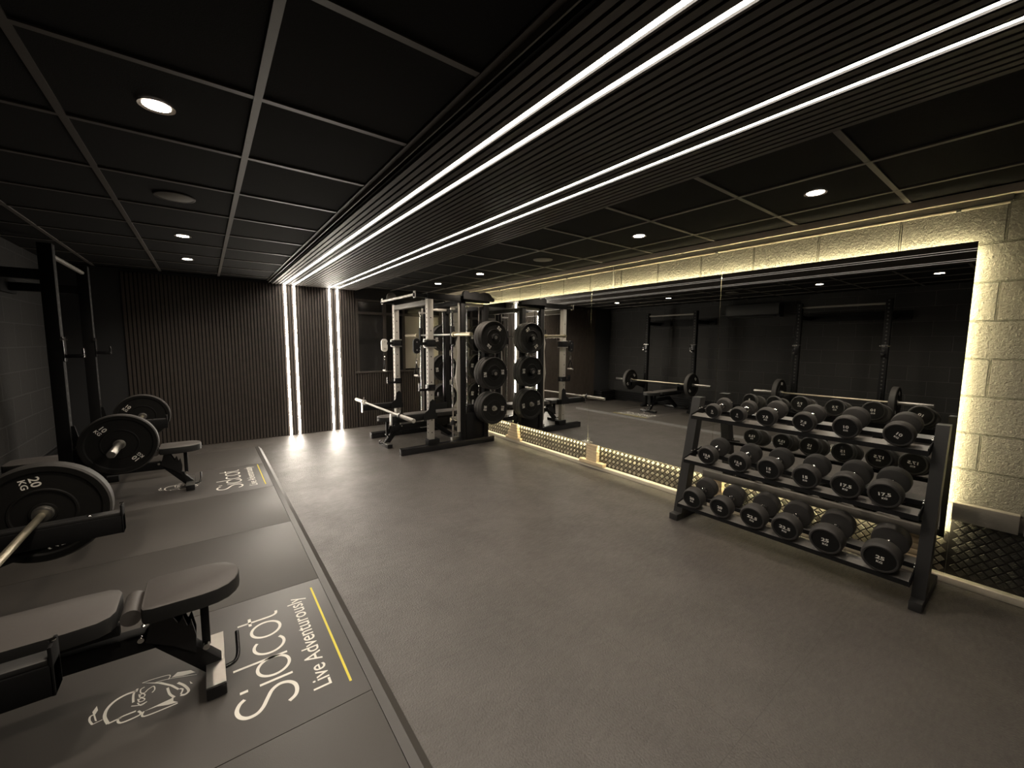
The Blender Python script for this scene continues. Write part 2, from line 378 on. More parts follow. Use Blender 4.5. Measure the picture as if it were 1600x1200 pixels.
for (x, y), lb in zip(DL, dln):
    t = thing('downlight', lb, 'ceiling light', (x, y, CZ), 'recessed downlights')
    MB().lathe([(.043, .0), (.056, -.004), (.056, 0), (.043, .003), (.043, 0)], (0, 0, 0), 'z', 32).build('bezel', 'tbar', t)
    MB().lathe([(0, -.001), (.042, -.001), (.042, .002), (0, .002)], (0, 0, 0), 'z', 32).build('lens', 'lens', t)
    l = bpy.data.lights.new('lamp', 'SPOT'); l.energy = SPOT_W; l.color = SPOT_COL; l.spot_size = radians(140); l.spot_blend = .9; l.shadow_soft_size = .03
    lo = bpy.data.objects.new('lamp', l); C.objects.link(lo); lo.parent = t; lo.location = (0, 0, -.012)
for x, y, lb in ((2.885, 3.305, 'round ceiling speaker in the tiles on the mirror side'), (-.095, 3.32, 'round ceiling speaker in the tiles above the mats')):
    t = thing('ceiling_speaker', lb, 'speaker', (x, y, CZ), 'ceiling speakers')
    MB().lathe([(0, -.006), (.085, -.005), (.09, -.002), (.09, .003), (0, .003)], (0, 0, 0), 'z', 40).build('grille', 'speaker', t)
    MB().lathe([(.09, -.006), (.10, -.005), (.102, 0), (.09, .0), (.09, -.006)], (0, 0, 0), 'z', 40).build('bezel', 'tbar', t)

# ------------------------------------------------------------------ mirror wall
MZ0, MZ1 = .272, 2.008
seams = [.305, 1.73, 3.17, 4.61, 6.05]
mlab = ['mirror panel behind the dumbbell rack, ending at the lit blocks', 'mirror panel left of the dumbbell rack showing the loaded barbell rack',
        'mirror panel beside the power rack', 'mirror panel behind the power rack, farthest from the camera']
for i in range(4):
    a, b = seams[i]+.0012, seams[i+1]-.0012
    o = MB().bx(0, .006, a-(a+b)/2, b-(a+b)/2, 0, MZ1-MZ0).build('wall_mirror', 'mirror'); o.location = (MX, (a+b)/2, MZ0)
    tag(o, mlab[i], 'mirror', 'wall mirror panels')
def led_tape(x0, x1, y0, y1, z0, z1, lb):
    o = MB().bx(x0, x1, y0, y1, z0, z1).build('led_tape', 'led2'); tag(o, lb, 'led light', 'led tapes behind the mirror')
led_tape(3.514, 3.522, .33, 6.02, MZ1-.034, MZ1-.026, 'led tape glowing along the top edge of the mirrors')
led_tape(3.514, 3.522, .33, 6.02, MZ0+.020, MZ0+.028, 'led tape glowing along the bottom edge of the mirrors')
led_tape(3.514, 3.522, .331, .339, MZ0+.04, MZ1-.05, 'led tape glowing beside the block wall at the mirror end')
led_tape(3.514, 3.522, 6.016, 6.024, MZ0+.04, MZ1-.05, 'led tape glowing at the far end of the mirrors by the window')
# timber packers the mirrors stand on
def packer(y, lb, base, widths, lean=0.):
    t = thing('timber_packer', lb, 'timber support', (3.5, y, .04), 'timber packers under the mirror')
    z = 0
    if base: MB().bx(-.028, .035, -base/2, base/2, 0, .038, .003).build('base_plank', 'timber', t); z = .038
    hh = (MZ0-.04-z)/len(widths)
    for k, wd in enumerate(widths): MB().bx(-.016, .034, -wd/2+lean*k, wd/2+lean*k, z+k*hh+.0005, z+(k+1)*hh-.001, .003).build('board', 'timber', t)
packer(4.60, 'pale timber stack under mirror, stepped, beside the power rack', 0, (.34, .24, .22, .19, .17, .15), -.004)
packer(3.10, 'pale timber stack under mirror with a long base plank, in the open middle', .36, (.16, .16, .16, .16, .16, .16))
packer(1.70, 'pale timber stack under mirror behind the left end of the dumbbell rack', 0, (.2, .17, .17, .16, .16, .16))
packer(.47, 'pale timber stack under mirror behind the right end of the dumbbell rack', 0, (.24, .2, .2, .2, .18, .18))
o = MB().tube([(0, -.05, 0), (0, .03, .006), (0, .07, .004)], .007).tube([(0, .0, .004), (0, -.004, .05)], .004).build('cable_clip', 'cable'); o.location = (3.478, 3.17, .285)
tag(o, 'small white cable clip on the middle timber stack under the mirror', 'clip')
t = thing('conduit_pipe', 'thin pale conduit along the top of the block wall', 'pipe', (3.536, 3.4, 2.202))
MB().tube([(0, -3.19, 0), (0, 3.4, 0)], .008, 10).build('pipe', 'trim', t)
MB().tube([(0, -.5, .05), (-.004, -.5, 0), (0, -.5, -.19)], .007, 10).build('drop_pipe', 'cable', t)
for y in (-3.0, -1.6, .2, 1.6): MB().bx(-.012, .012, y-.01, y+.01, -.012, .012, .003).build('clip', 'grey', t)
t = thing('air_conditioner', 'black wall air conditioner between the two wall racks', 'air conditioner', (XL, 3.45, 1.93))
MB().prism([(.0, 0), (.13, 0), (.20, .05), (.21, .2), (.19, .24), (0, .24)], 'y', -.46, .46).build('casing', 'ac', t)
MB().bx(.135, .2, -.42, .42, .012, .02).build('louvre', 'black_gloss', t)

# ------------------------------------------------------------------ mats on the left
MZ = .035; mx0, mx1 = XL+.035, .4626
ys = [-1.35, -.40, .565, 1.5294, 2.4937, 3.4483, 4.421, 5.3544, 6.24]
ml = {1: 'plain black rubber mat nearest the camera', 2: 'plain black rubber mat in front of the near printed mat', 4: 'plain black rubber mat just beyond the near printed mat', 5: 'plain black rubber mat just in front of the far printed mat', 7: 'plain black rubber mat at the far wall, beyond the printed mats'}
def letters(mb, ox, oy, z):
    # "Sidcot" in thin strokes: reads along +Y, tops toward -X; u = along, v = up, in metres
    def put(pts, wd=.0125, closed=False): stroke(mb, [(ox-v, oy+u) for u, v in pts], wd, z, closed)
    xh = .118; cap = .2
    S = [(.108, .172), (.092, .190), (.062, .2), (.030, .192), (.010, .170), (.010, .140), (.030, .118), (.064, .100), (.098, .080), (.113, .052), (.104, .022), (.078, .003), (.046, .0), (.018, .010), (.001, .034)]
    put(spline(S, 6), .0145)
    put([(.149, 0), (.149, xh)]); put([(.149, .158), (.149, .185)], .014)
    put(arc(.236, xh/2, .057, xh/2, 0, 360, 40)[:-1], closed=True); put([(.293, 0), (.293, cap)])
    put(arc(.385, xh/2, .057, xh/2, 48, 312, 34))
    put(arc(.512, xh/2, .058, xh/2, 0, 360, 40)[:-1], closed=True)
    put(spline([(.606, .168), (.606, .10), (.607, .03), (.618, .006), (.642, .002)], 8)); put([(.578, xh), (.642, xh)])
EMBLEM = [('f', [(-0.407, 0.517), (-0.399, 0.543), (-0.392, 0.516), (-0.397, 0.496), (-0.386, 0.456), (-0.392, 0.461)]),
          (0.006, [(-0.399, 0.498), (-0.409, 0.496), (-0.408, 0.475), (-0.397, 0.448)]),
          (0.004, [(-0.398, 0.447), (-0.371, 0.452)]),
          (0.01, [(-0.352, 0.418), (-0.367, 0.464), (-0.365, 0.504), (-0.347, 0.533), (-0.317, 0.546), (-0.284, 0.543)]),
          (0.007, [(-0.352, 0.418), (-0.317, 0.423)]),
          (0.007, [(-0.278, 0.427), (-0.323, 0.424), (-0.315, 0.395), (-0.264, 0.398), (-0.271, 0.422)]),
          ('f', [(-0.254, 0.407), (-0.209, 0.414), (-0.177, 0.418), (-0.169, 0.425), (-0.169, 0.4), (-0.154, 0.383), (-0.184, 0.39), (-0.217, 0.405)]),
          (0.006, [(-0.255, 0.408), (-0.249, 0.379), (-0.155, 0.378)]),
          (0.007, [(-0.291, 0.482), (-0.295, 0.531), (-0.285, 0.556)]),
          (0.004, [(-0.264, 0.55), (-0.275, 0.544), (-0.273, 0.522), (-0.261, 0.515), (-0.252, 0.527), (-0.236, 0.534), (-0.231, 0.511), (-0.238, 0.498)]),
          (0.004, [(-0.278, 0.518), (-0.273, 0.497), (-0.261, 0.492), (-0.26, 0.505), (-0.27, 0.514), (-0.276, 0.499)]),
          (0.004, [(-0.279, 0.492), (-0.273, 0.472), (-0.261, 0.469), (-0.258, 0.478), (-0.27, 0.49), (-0.277, 0.478)]),
          (0.004, [(-0.278, 0.47), (-0.266, 0.448), (-0.252, 0.455)]),
          (0.004, [(-0.295, 0.465), (-0.271, 0.453), (-0.249, 0.456)]),
          ('f', [(-0.274, 0.581), (-0.212, 0.541), (-0.174, 0.496), (-0.152, 0.457), (-0.158, 0.454), (-0.182, 0.494), (-0.222, 0.539)]),
          (0.008, [(-0.191, 0.491), (-0.182, 0.449), (-0.166, 0.418)]),
          (0.009, [(-0.159, 0.498), (-0.138, 0.466), (-0.123, 0.426), (-0.133, 0.411), (-0.148, 0.417)]),
          (0.006, [(-0.152, 0.457), (-0.142, 0.446), (-0.147, 0.422)]),
          (0.004, [(-0.274, 0.581), (-0.24, 0.58), (-0.189, 0.568), (-0.191, 0.542)]),
          (0.003, [(-0.238, 0.554), (-0.192, 0.545), (-0.098, 0.505)]),
          ('f', [(-0.181, 0.546), (-0.163, 0.567), (-0.119, 0.548), (-0.103, 0.523), (-0.141, 0.53)]),
          ('f', [(-0.121, 0.48), (-0.11, 0.458), (-0.118, 0.462)])]
def emblem(mb, z):
    # line drawing of a running hog with script lettering on its flank
    for wd, P in EMBLEM:
        if wd == 'f': mb.bm.faces.new([mb.bm.verts.new((a, b, z)) for a, b in P])
        else: stroke(mb, spline([(a, b, wd) for a, b in P], 6) if len(P) > 2 else [(a, b, wd) for a, b in P], wd, z)
def logo_mat(k, lb):
    y0, y1 = ys[k], ys[k+1]; t = thing('logo_mat', lb, 'mat', (0, y0, 0), 'mats printed with the school name')
    MB().bx(mx0, mx1, .0012, y1-y0-.0012, .0, MZ, .002).build('mat_body', 'mat_logo', t)
    mb = MB(); letters(mb, .2235, .135, MZ+.0006); mb.build('wordmark', 'white', t)
    mb = MB(); add_text(mb, 'Live Adventurously', (.313, .475, MZ+.0006), (0, 1, 0), (-1, 0, 0), .0905, .098, .004); mb.build('slogan', 'white', t)
    MB().bx(.402, .4115, .092, .885, MZ-.001, MZ+.0006).build('stripe', 'yellow', t)
    mb = MB(); emblem(mb, MZ+.0006); mb.build('emblem', 'white', t)
for k in range(1, 8):
    if k in (3, 6): logo_mat(k, 'dark grey mat printed in white, under the near bench' if k == 3 else 'dark grey mat printed in white, under the far bench'); continue
    o = MB().bx(mx0, mx1, .0012, ys[k+1]-ys[k]-.0012, 0, MZ, .002).build('rubber_mat', 'mat_plain'); o.location = (0, ys[k], 0)
    tag(o, ml[k], 'mat', 'plain rubber mats')
struct(MB().prism([(.4645, 0), (.4645, MZ-.001), (.500, MZ-.001), (.536, .0)], 'y', ys[1], 6.24).build('trim_11', 'edge'))

# ------------------------------------------------------------------ gym parts used more than once
def disc(label, body, loc, r=.225, th=.07, roll=0, group=None, printed=(1, -1)):
    t = thing('weight_plate', label, 'weight plate', loc, group); a, b = -th/2, th/2; prof = []
    half = [(.026, .44), (.045, .44), (.047, .34), (.10, .34), (.104, .42), (.11, .42), (.114, .36), (.185, .36), (.193, .47), (.217, .5), (.225, .40)]
    sc_ = r/.225
    prof = [(q*sc_ if q > .05 else q, -h*th) for q, h in half] + [(q*sc_ if q > .05 else q, h*th) for q, h in reversed(half)] + [(.026, -.44*th)]
    mb = MB().lathe(prof, (0, 0, 0), 'y', 56)
    mb.mark({f for f in mb.bm.faces if any(v.co.x**2+v.co.z**2 < (.215*sc_)**2 for v in f.verts)}, 1).build('rubber_disc', 'rubber', t, 'lit_rubber')  # rim painted lighter, as if lit from above
    MB().lathe([(.0255, a), (.034, a-.001), (.036, a), (.036, b), (.034, b+.001), (.0255, b), (.0255, a)], (0, 0, 0), 'y', 32).build('hub_ring', 'steel', t)
    for s in printed:                        # s=-1: face toward -Y
        rx = Vector((-s, 0, 0)) if s > 0 else Vector((1, 0, 0))
        for q in (0, pi):
            mb = MB()
            a_ = radians(roll)+q; R = rx*cos(a_)+Vector((0, 0, 1))*sin(a_); U = -rx*sin(a_)+Vector((0, 0, 1))*cos(a_)
            c = -R*.148*sc_ + Vector((0, s*(.36*th+.0012), 0))
            add_text(mb, body, c+U*.014, R, U, .046, .046, .02); add_text(mb, 'KG', c-U*.022, R, U, .034, .032, .02)
            mb.build('weight_marking', 'white', t)
    return t
def barbell(label, loc, group=None, shaft='brass', sleeve='steel'):
    t = thing('barbell', label, 'barbell', loc, group)
    MB().tube([(0, -.66, 0), (0, .66, 0)], .014, 16).build('shaft', shaft, t)
    for s in (-1, 1):
        MB().lathe([(0, .655), (.030, .655), (.031, .66), (.031, .68), (.025, .684), (.0252, 1.095), (.022, 1.10), (0, 1.10)] if s > 0 else
                   [(0, -.655), (.030, -.655), (.031, -.66), (.031, -.68), (.025, -.684), (.0252, -1.095), (.022, -1.10), (0, -1.10)], (0, 0, 0), 'y', 24).build('sleeve', sleeve, t)
    return t
def bench(label, loc, group):
    t = thing('weight_bench', label, 'bench', loc, group)
    def pad(poly, name, z1, th):
        mb = MB(); bm = mb.bm; n = len(poly)
        lv = [(z1-th, .985), (z1-th*.9, 1.0), (z1-th*.18, 1.0), (z1-th*.05, .985), (z1, .94)]
        cx = sum(q[0] for q in poly)/n; rings = []
        for z, s_ in lv:
            k = 1-(1-s_)*.5
            rings.append([bm.verts.new((cx+(x-cx)*(1-(1-s_)*.35), y*s_, z)) for x, y in poly])
        for a, b in zip(rings, rings[1:]):
            for i in range(n): bm.faces.new((a[i], a[(i+1) % n], b[(i+1) % n], b[i]))
        bm.faces.new(rings[0]); bm.faces.new(rings[-1])
        bm.faces.ensure_lookup_table()
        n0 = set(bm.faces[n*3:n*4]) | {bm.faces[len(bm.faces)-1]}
        return mb.mark(n0, 1).build(name, 'pad', t, 'pad_side')  # sides painted darker than the top, standing for shade
    P = [(-.237, -.10), (-.23, -.12), (-.205, -.13), (-.06, -.13), (-.01, -.122), (.025, -.103), (.05, -.07), (.063, -.036), (.067, 0)]
    pad(P+[(x, -y) for x, y in P[-2::-1]], 'seat_pad', .415, .058)
    P = [(-1.16, -.09), (-1.14, -.115), (-1.1, -.125), (-.42, -.128), (-.345, -.12), (-.315, -.10), (-.303, -.07)]
    pad(P+[(x, -y) for x, y in P[::-1]], 'back_pad', .415, .058)
    MB().tube([(-.268, -.075, .372), (-.268, .075, .372)], .030, 20).build('hinge_cover', 'pad', t)
    mb = MB(); mb.beam((-.035, 0, .035), (-.20, 0, .235), .06, .065, .004); mb.beam((-.19, 0, .235), (-.76, 0, .25), .06, .07, .004)
    mb.beam((-.72, 0, .26), (-1.03, 0, .04), .06, .065, .004); mb.build('spine', 'black', t)
    mb = MB()
    for s in (-1, 1): mb.beam((-.30, s*.055, .335), (-1.1, s*.055, .335), .025, .04, .003)
    mb.bx(-1.05, -1.02, -.09, .09, .325, .357).bx(-.5, -.47, -.09, .09, .325, .357); mb.build('back_frame', 'black', t)
    mb = MB()
    for s in (-1, 1):
        mb.prism([(-.24, .24), (-.215, .335), (-.165, .33), (-.14, .275), (-.125, .30), (-.112, .25), (-.10, .275), (-.088, .205), (-.092, .13), (-.16, .19)], 'y', s*.034-.004, s*.034+.004)
    mb.build('notched_ladder', 'black_gloss', t)
    mb = MB().bx(-.072, -.044, -.022, .022, .135, .36, .003); mb.build('seat_post', 'black', t)
    mb = MB().tube([(-.058, -.05, .145), (-.058, .05, .145)], .012).tube([(-.25, -.05, .26), (-.25, .05, .26)], .01); mb.build('pivot_pin', 'chrome', t)
    mb = MB().bx(-.20, -.05, -.10, .10, .349, .357); mb.build('seat_frame', 'black', t)
    f = MB().bx(-.065, .0, -.178, .178, .004, .052, .003).build('front_foot', 'black_gloss', t)
    tag(MB().bx(-.064, -.001, -.172, .172, .0515, .0545).build('foot_cover', 'steel', f), 'bright steel foot cover')
    MB().bx(-1.07, -1.0, -.25, .25, .004, .055, .003).build('rear_foot', 'black_gloss', t)
    MB().tube(spline([(-.005, -.05, .03), (.03, -.045, .035), (.045, -.02, .05), (.047, .03, .085), (.047, .06, .10)], 6), .008).build('lift_handle', 'black_gloss', t)
    for s in (-1, 1): MB().lathe([(0, s*.255), (.035, s*.255), (.035, s*.28), (0, s*.28)], (-1.06, 0, .036), 'y', 20).build('wheel', 'rubber', t)
    return t
def upright_with_holes(mb, x0, x1, y0, y1, z0, z1): mb.bx(x0, x1, y0, y1, z0, z1, .004)
def wall_rack(label, yc, group):
    t = thing('wall_rack', label, 'squat rack', (-.86, yc, MZ), group); z = -MZ
    for s in (-1, 1):
        y = s*.55
        mb = MB().bx(-.0375, .0375, y-.0375, y+.0375, 0, 2.095+z, .004); n0 = set(mb.bm.faces)
        for k in range(34): mb.lathe([(0, .0380), (.011, .0380), (.011, .037)], (0, y, .22+k*.055), 'x', 12)
        mb.mark(n0, 1).build('upright', 'rack_black', t, 'hole')
        MB().bx(-.455, .12, y-.03, y+.03, 0, .06, .004).build('foot_beam', 'rack_black', t)
        MB().bx(-.49, -.0375, y-.03, y+.03, 1.84+z, 1.91+z, .003).build('wall_bracket', 'rack_black', t)
        mb = MB().bx(.0385, .047, y-.036, y+.036, 1.26+z, 1.44+z, .002).bx(.047, .145, y-.022, y+.022, 1.285+z, 1.315+z, .006).bx(.133, .145, y-.022, y+.022, 1.315+z, 1.36+z, .005)
        j = mb.build('j_hook', 'black_gloss', t)
        MB().tube([(.043, y-.06, 1.42+z), (.043, y+.06, 1.42+z)], .009).build('pin', 'chrome', j)
        MB().lathe([(0, .1), (.012, .1), (.012, .148), (0, .148)], (0, y, 1.30+z), 'x', 12).build('bolt', 'chrome', j)
        mb = MB().bx(.0385, .515, y-.03, y+.03, .525+z, .608+z, .004).prism([(.0385, .45+z), (.0385, .78+z), (.055, .78+z), (.075, .66+z), (.13, .608+z), (.3, .525+z), (.1, .46+z)], 'y', y-.006, y+.006)
        mb.bx(.507, .515, y-.03, y+.03, .525+z, .655+z, .002)
        a = mb.build('spotter_arm', 'rack_black', t)
        MB().bx(.05, .506, y-.026, y+.026, .608+z, .623+z, .003).build('arm_liner', 'pad_side', a)
        MB().lathe([(0, .0), (.008, .001), (.008, .004), (0, .005)], (.511, y, .657+z), 'z', 12).lathe([(0, 0), (.008, .001), (.006, .003), (0, .004)], (.40, y, .623+z), 'z', 12).build('bolt', 'chrome', a)
    MB().tube([(0, -.5125, 2.03+z), (0, .5125, 2.03+z)], .017, 14).build('pull_up_bar', 'grey', t)
    MB().bx(-.488, -.452, -.72, .72, 1.82+z, 1.95+z, .003).build('wall_stringer', 'rack_black', t)
    return t
gr = 'wall racks on the left'
wall_rack('black wall rack by the far wall, holding a barbell with two plates', 4.90, gr)
wall_rack('black wall rack nearest the camera, holding the twenty kilo plates', 2.02, gr)
bz = .638
barbell('loaded barbell on the rack by the far wall', (-.55, 4.92, bz), 'rack barbells')
barbell('loaded barbell on the near rack, its shaft pointing at the camera', (-.62, 1.99, bz), 'rack barbells')
gp = 'plates on the wall racks'
disc('black plate on the near end of the far barbell, facing the camera', '10', (-.55, 4.92-.683-.035, bz), roll=-50, group=gp)
disc('black plate on the far end of the far barbell, seen past the other plate', '10', (-.55, 4.92+.683+.035, bz), roll=-40, group=gp)
disc('large black plate with white twenty, on the near barbell at left edge', '20', (-.62, 1.99+.683+.035, bz), roll=-78, group=gp)
disc('black plate on the near end of the near barbell, seen in the mirror', '20', (-.62, 1.99-.683-.035, bz), roll=-60, group=gp)
gb = 'adjustable benches'
bench('adjustable flat bench in the left foreground on the near printed mat', (0, 2.02, MZ), gb)
bench('adjustable flat bench under the far barbell, on the far printed mat', (-.14, 4.88, MZ), gb)
b3 = bench('adjustable flat bench inside the power rack', (1.82+.065, 5.42, 0), gb); b3.rotation_euler = (0, 0, pi); b3.location.x = 1.885

# ------------------------------------------------------------------ power rack
RX, RY = 2.3, 5.4
t = thing('power_rack', 'large silver and black cable power rack by the window', 'power rack', (RX, RY, 0))
def loc(mb): bmesh.ops.translate(mb.bm, vec=(-RX, -RY, 0), verts=mb.bm.verts); return mb
def part(mb, name, m, parent=None, m2=None): return loc(mb).build(name, m, parent or t, m2)
for y0, s in ((4.8, -1), (5.95, 1)):
    y1 = y0+.075; yo = y0 if s < 0 else y1     # outer face
    mb = MB().bx(2.28, 2.355, y0, y1, .09, 1.97, .004); n0 = set(mb.bm.faces)
    for k in range(30):
        z = .25+k*.055
        mb.lathe([(0, -.0004), (.011, -.0004), (.011, .001)], (2.28, (y0+y1)/2, z), 'x', 12)
        if k % 3 == 0: mb.lathe([(0, -.0004), (.008, -.0004), (.008, .001)], ((2.28+2.355)/2, y0, z), 'y', 12)
    part(mb.mark(n0, 1), 'front_upright', 'silver', None, 'black')
    part(MB().bx(1.9, 3.3, y0-.008, y1+.008, 0, .085, .005), 'foot_beam', 'black_gloss')
    part(MB().bx(2.26, 2.42, y0-.014, y1+.014, .085, .16, .004), 'upright_shoe', 'black')
    r = part(MB().bx(2.76, 2.83, y0, y1, .085, 2.0, .004), 'rear_upright', 'silver' if False else 'black')
    part(MB().prism([(2.715, .2), (2.759, .2), (2.759, 1.95), (2.735, 1.95), (2.735, 1.55), (2.70, 1.42), (2.725, 1.3), (2.69, .95), (2.715, .8)], 'y', y0+.028, y0+.048), 'hook_plate', 'silver', r)
    part(MB().bx(3.13, 3.20, y0, y1, .085, 1.95, .004), 'storage_upright', 'black')
    part(MB().bx(2.28, 3.22, y0, y1, 1.97, 2.045, .004), 'top_beam', 'black')
    lob = spline([(2.77, 2.0), (2.77, 2.075), (2.80, 2.108), (2.84, 2.10), (2.88, 2.085), (2.95, 2.105), (3.02, 2.09), (3.10, 2.105), (3.18, 2.09), (3.22, 2.05), (3.255, 2.03), (3.255, 1.99)], 4)
    ya, yb = (y0-.055, y0-.005) if s < 0 else (y1+.005, y1+.055)
    part(MB().prism(lob, 'y', ya, yb), 'pulley_cover', 'black')
    yr = y0+.10 if s < 0 else y0-.05           # guide rod
    part(MB().tube([(2.68, yr, .12), (2.68, yr, 1.86)], .0135, 14).tube([(2.68, yr, 1.62), (2.68, yr, 1.84)], .019, 14), 'guide_rod', 'chrome')
    part(MB().bx(2.655, 2.84, yr-.02, yr+.02, .085, .12).bx(2.655, 2.79, yr-.015, yr+.015, 1.86, 1.885), 'rod_bracket', 'steel')
    part(MB().lathe([(0, 0), (.035, 0), (.035, .03), (.02, .06), (.0135, .06)], (2.68, yr, .30), 'z', 16).bx(2.69, 2.8, yr-.012, yr+.012, .31, .345), 'rod_stop', 'black')
    # weight stack
    ws0, ws1 = (y0+.02, y0+.13) if s < 0 else (y1-.13, y1-.02)
    part(MB().bx(2.845, 3.12, ws0, ws1, .085, .45, .004), 'stack_shroud', 'black')
    for k in range(4): part(MB().bx(2.86, 3.07, ws0+.008, ws1-.008, .453+k*.028, .478+k*.028, .003), 'stack_weight', 'black_gloss')
    part(MB().tube([(2.894, (ws0+ws1)/2, .56), (2.894, (ws0+ws1)/2, 1.92)], .009).tube([(3.089, (ws0+ws1)/2, .56), (3.089, (ws0+ws1)/2, 1.92)], .009), 'stack_rod', 'chrome')
    part(MB().bx(2.84, 3.125, ws0, ws1, 1.92, 1.955, .003), 'stack_head', 'silver')
    part(MB().tube([(2.99, (ws0+ws1)/2, .56), (2.99, (ws0+ws1)/2, .62)], .012), 'selector_stem', 'steel')
    # storage pegs
    for z in (1.497, 1.005, .52):
        ye = y0-.235 if s < 0 else y1+.235
        part(MB().tube([(3.165, y0 if s < 0 else y1, z), (3.165, ye, z)], .0245, 20), 'storage_peg', 'steel')
    # pulley carriage
    c = part(MB().bx(2.262, 2.373, y0-.016, y1+.016, 1.365, 1.455, .004), 'pulley_carriage', 'black')
    part(MB().bx(2.255, 2.385, y0-.022, y1+.022, 1.452, 1.466, .003).bx(2.255, 2.385, y0-.022, y1+.022, 1.352, 1.366, .003).bx(2.232, 2.262, y0+.02, y1-.02, 1.36, 1.46, .003), 'carriage_plate', 'steel', c)
    yp = y0+.037
    pu = part(MB().prism([(2.135+a, 1.375+b) for a, b in [(.045*cos(q*pi/10), .05+.045*sin(q*pi/10)) for q in range(0, 11)] + [(.045*cos(q*pi/10), -.05+.045*sin(q*pi/10)) for q in range(10, 21)]], 'y', yp-.016, yp+.016), 'pulley', 'black' if s < 0 else 'cable')  # far pulley coloured white to stand for the light on it
    part(MB().bx(2.17, 2.262, yp-.02, yp+.02, 1.385, 1.425), 'pulley_arm', 'black', c)
    part(MB().lathe([(0, -.02), (.009, -.02), (.009, .02), (0, .02)], (2.135, yp, 1.425), 'y', 12).lathe([(0, -.02), (.009, -.02), (.009, .02), (0, .02)], (2.135, yp, 1.325), 'y', 12), 'axle', 'steel', pu)
    # hooks and spotter arms
    part(MB().bx(2.268, 2.367, y0-.012, y1+.012, .80, .88, .003).bx(2.16, 2.268, y0+.01, y1-.01, .80, .83, .004).bx(2.16, 2.173, y0+.01, y1-.01, .83, .90, .004), 'j_hook', 'black_gloss')
    a = part(MB().bx(1.79, 2.40, y0+.005, y1-.005, .425, .505, .004).prism([(2.2, .505), (2.27, .56), (2.285, .66), (2.33, .69), (2.36, .66), (2.372, .43), (2.2, .425)], 'y', y0-.014, y0-.004), 'spotter_arm', 'black')
    part(MB().bx(1.782, 1.79, y0+.002, y1-.002, .40, .545, .002), 'arm_end', 'steel', a)
    part(MB().bx(1.8, 2.25, y0+.01, y1-.01, .505, .513, .002), 'arm_liner', 'pad_side', a)
    part(MB().bx(2.10, 2.29, y0+.02, y1-.02, 1.985, 2.03, .003), 'bar_bracket', 'black')
    part(MB().box((2.12, y0+.037, 2.015), (.012, .06, .085), .003), 'bar_end_plate', 'silver')
part(MB().tube([(2.12, 4.84, 2.015), (2.12, 5.985, 2.015)], .017, 14), 'pull_up_bar', 'silver')
part(MB().bx(2.285, 2.35, 4.875, 5.95, 1.90, 1.965, .004), 'front_crossbeam', 'grey')
part(MB().bx(2.765, 2.825, 4.875, 5.95, 1.93, 1.995, .004).bx(3.14, 3.195, 4.875, 5.95, 1.89, 1.95, .004), 'rear_crossbeam', 'black')
part(MB().bx(3.14, 3.195, 4.875, 5.95, .02, .08, .004), 'base_crossbeam', 'black')
part(MB().lathe([(0, -.02), (.05, -.02), (.075, -.005), (.075, .005), (.05, .02), (0, .02)], (2.26, 5.99, 2.08), 'y', 28).bx(2.24, 2.30, 5.975, 6.005, 2.03, 2.08), 'top_pulley', 'grey')
b = part(MB().tube([(2.68, 4.87, 1.53), (2.68, 5.95, 1.53)], .014, 16), 'smith_bar', 'steel')
for s in (-1, 1):
    yy = 4.83 if s < 0 else 6.05
    part(MB().lathe([(0, 0), (.036, 0), (.036, s*-.03), (.025, s*-.034) if s > 0 else (.025, .034), (0, .034*(1 if s < 0 else -1))], (2.68, yy, 1.53), 'y', 20).tube([(2.68, yy, 1.53), (2.68, yy+s*.42, 1.53)], .025, 20), 'bar_sleeve', 'brass', b)
    yr = 4.9 if s < 0 else 5.9
    part(MB().bx(2.655, 2.705, yr-.026, yr+.026, 1.40, 1.64, .006), 'bar_carrier', 'black', b)
# plates stored on the pegs
lv = ((1.497, 'top'), (1.005, 'middle'), (.52, 'bottom'))
ordw = ('outermost', 'second', 'innermost')
for z, nm in lv:
    for k in range(3):
        disc('black plate on the %s near peg of the power rack, %s of three' % (nm, ordw[k]), '10' if nm == 'top' else '20', (3.165, 4.6+.0295+k*.0605, z), .224, .058, {'top': 55, 'middle': 5, 'bottom': -5}[nm]-90*0, 'plates stored on the power rack', (-1,) if k == 0 else (1,) if k == 2 else ())
    for k in range(2):
        disc('black plate on the %s far peg of the power rack, %s' % (nm, 'next to the upright' if k == 0 else 'the outer one'), '20', (3.165, 6.06+k*.0605, z), .224, .058, 10, 'plates stored on the power rack', (-1,) if k == 0 else (1,))
for z, nm in lv[:2]:
    o = MB().lathe([(.027, 0), (.05, 0), (.05, -.03), (.042, -.036), (.027, -.036), (.027, 0)], (0, 0, 0), 'y', 28).tube([(-.045, -.02, .0), (-.07, -.045, -.02)], .007).build('bar_collar', 'rubber'); o.location = (3.165, 4.598, z)
    tag(o, 'black clamp collar on the %s near plate peg of the power rack' % nm, 'collar', 'collars on the plate pegs')
bb = barbell('empty silver barbell resting on the power rack arms', (1.86, 5.42, .528), None, 'silver', 'silver')
for y, lb in ((4.70, 'spring collar near the close end of the empty barbell'), (6.14, 'spring collar near the window end of the empty barbell')):
    o = MB().lathe([(.0265, -.012), (.040, -.012), (.040, .012), (.0265, .012), (.0265, -.012)], (0, 0, 0), 'y', 20).tube([(0, 0, .035), (.0, -.005, .075)], .008).build('spring_collar', 'steel' if y > 5 else 'black_gloss'); o.location = (1.86, y, .528)
    tag(o, lb, 'collar', 'collars on the empty barbell')
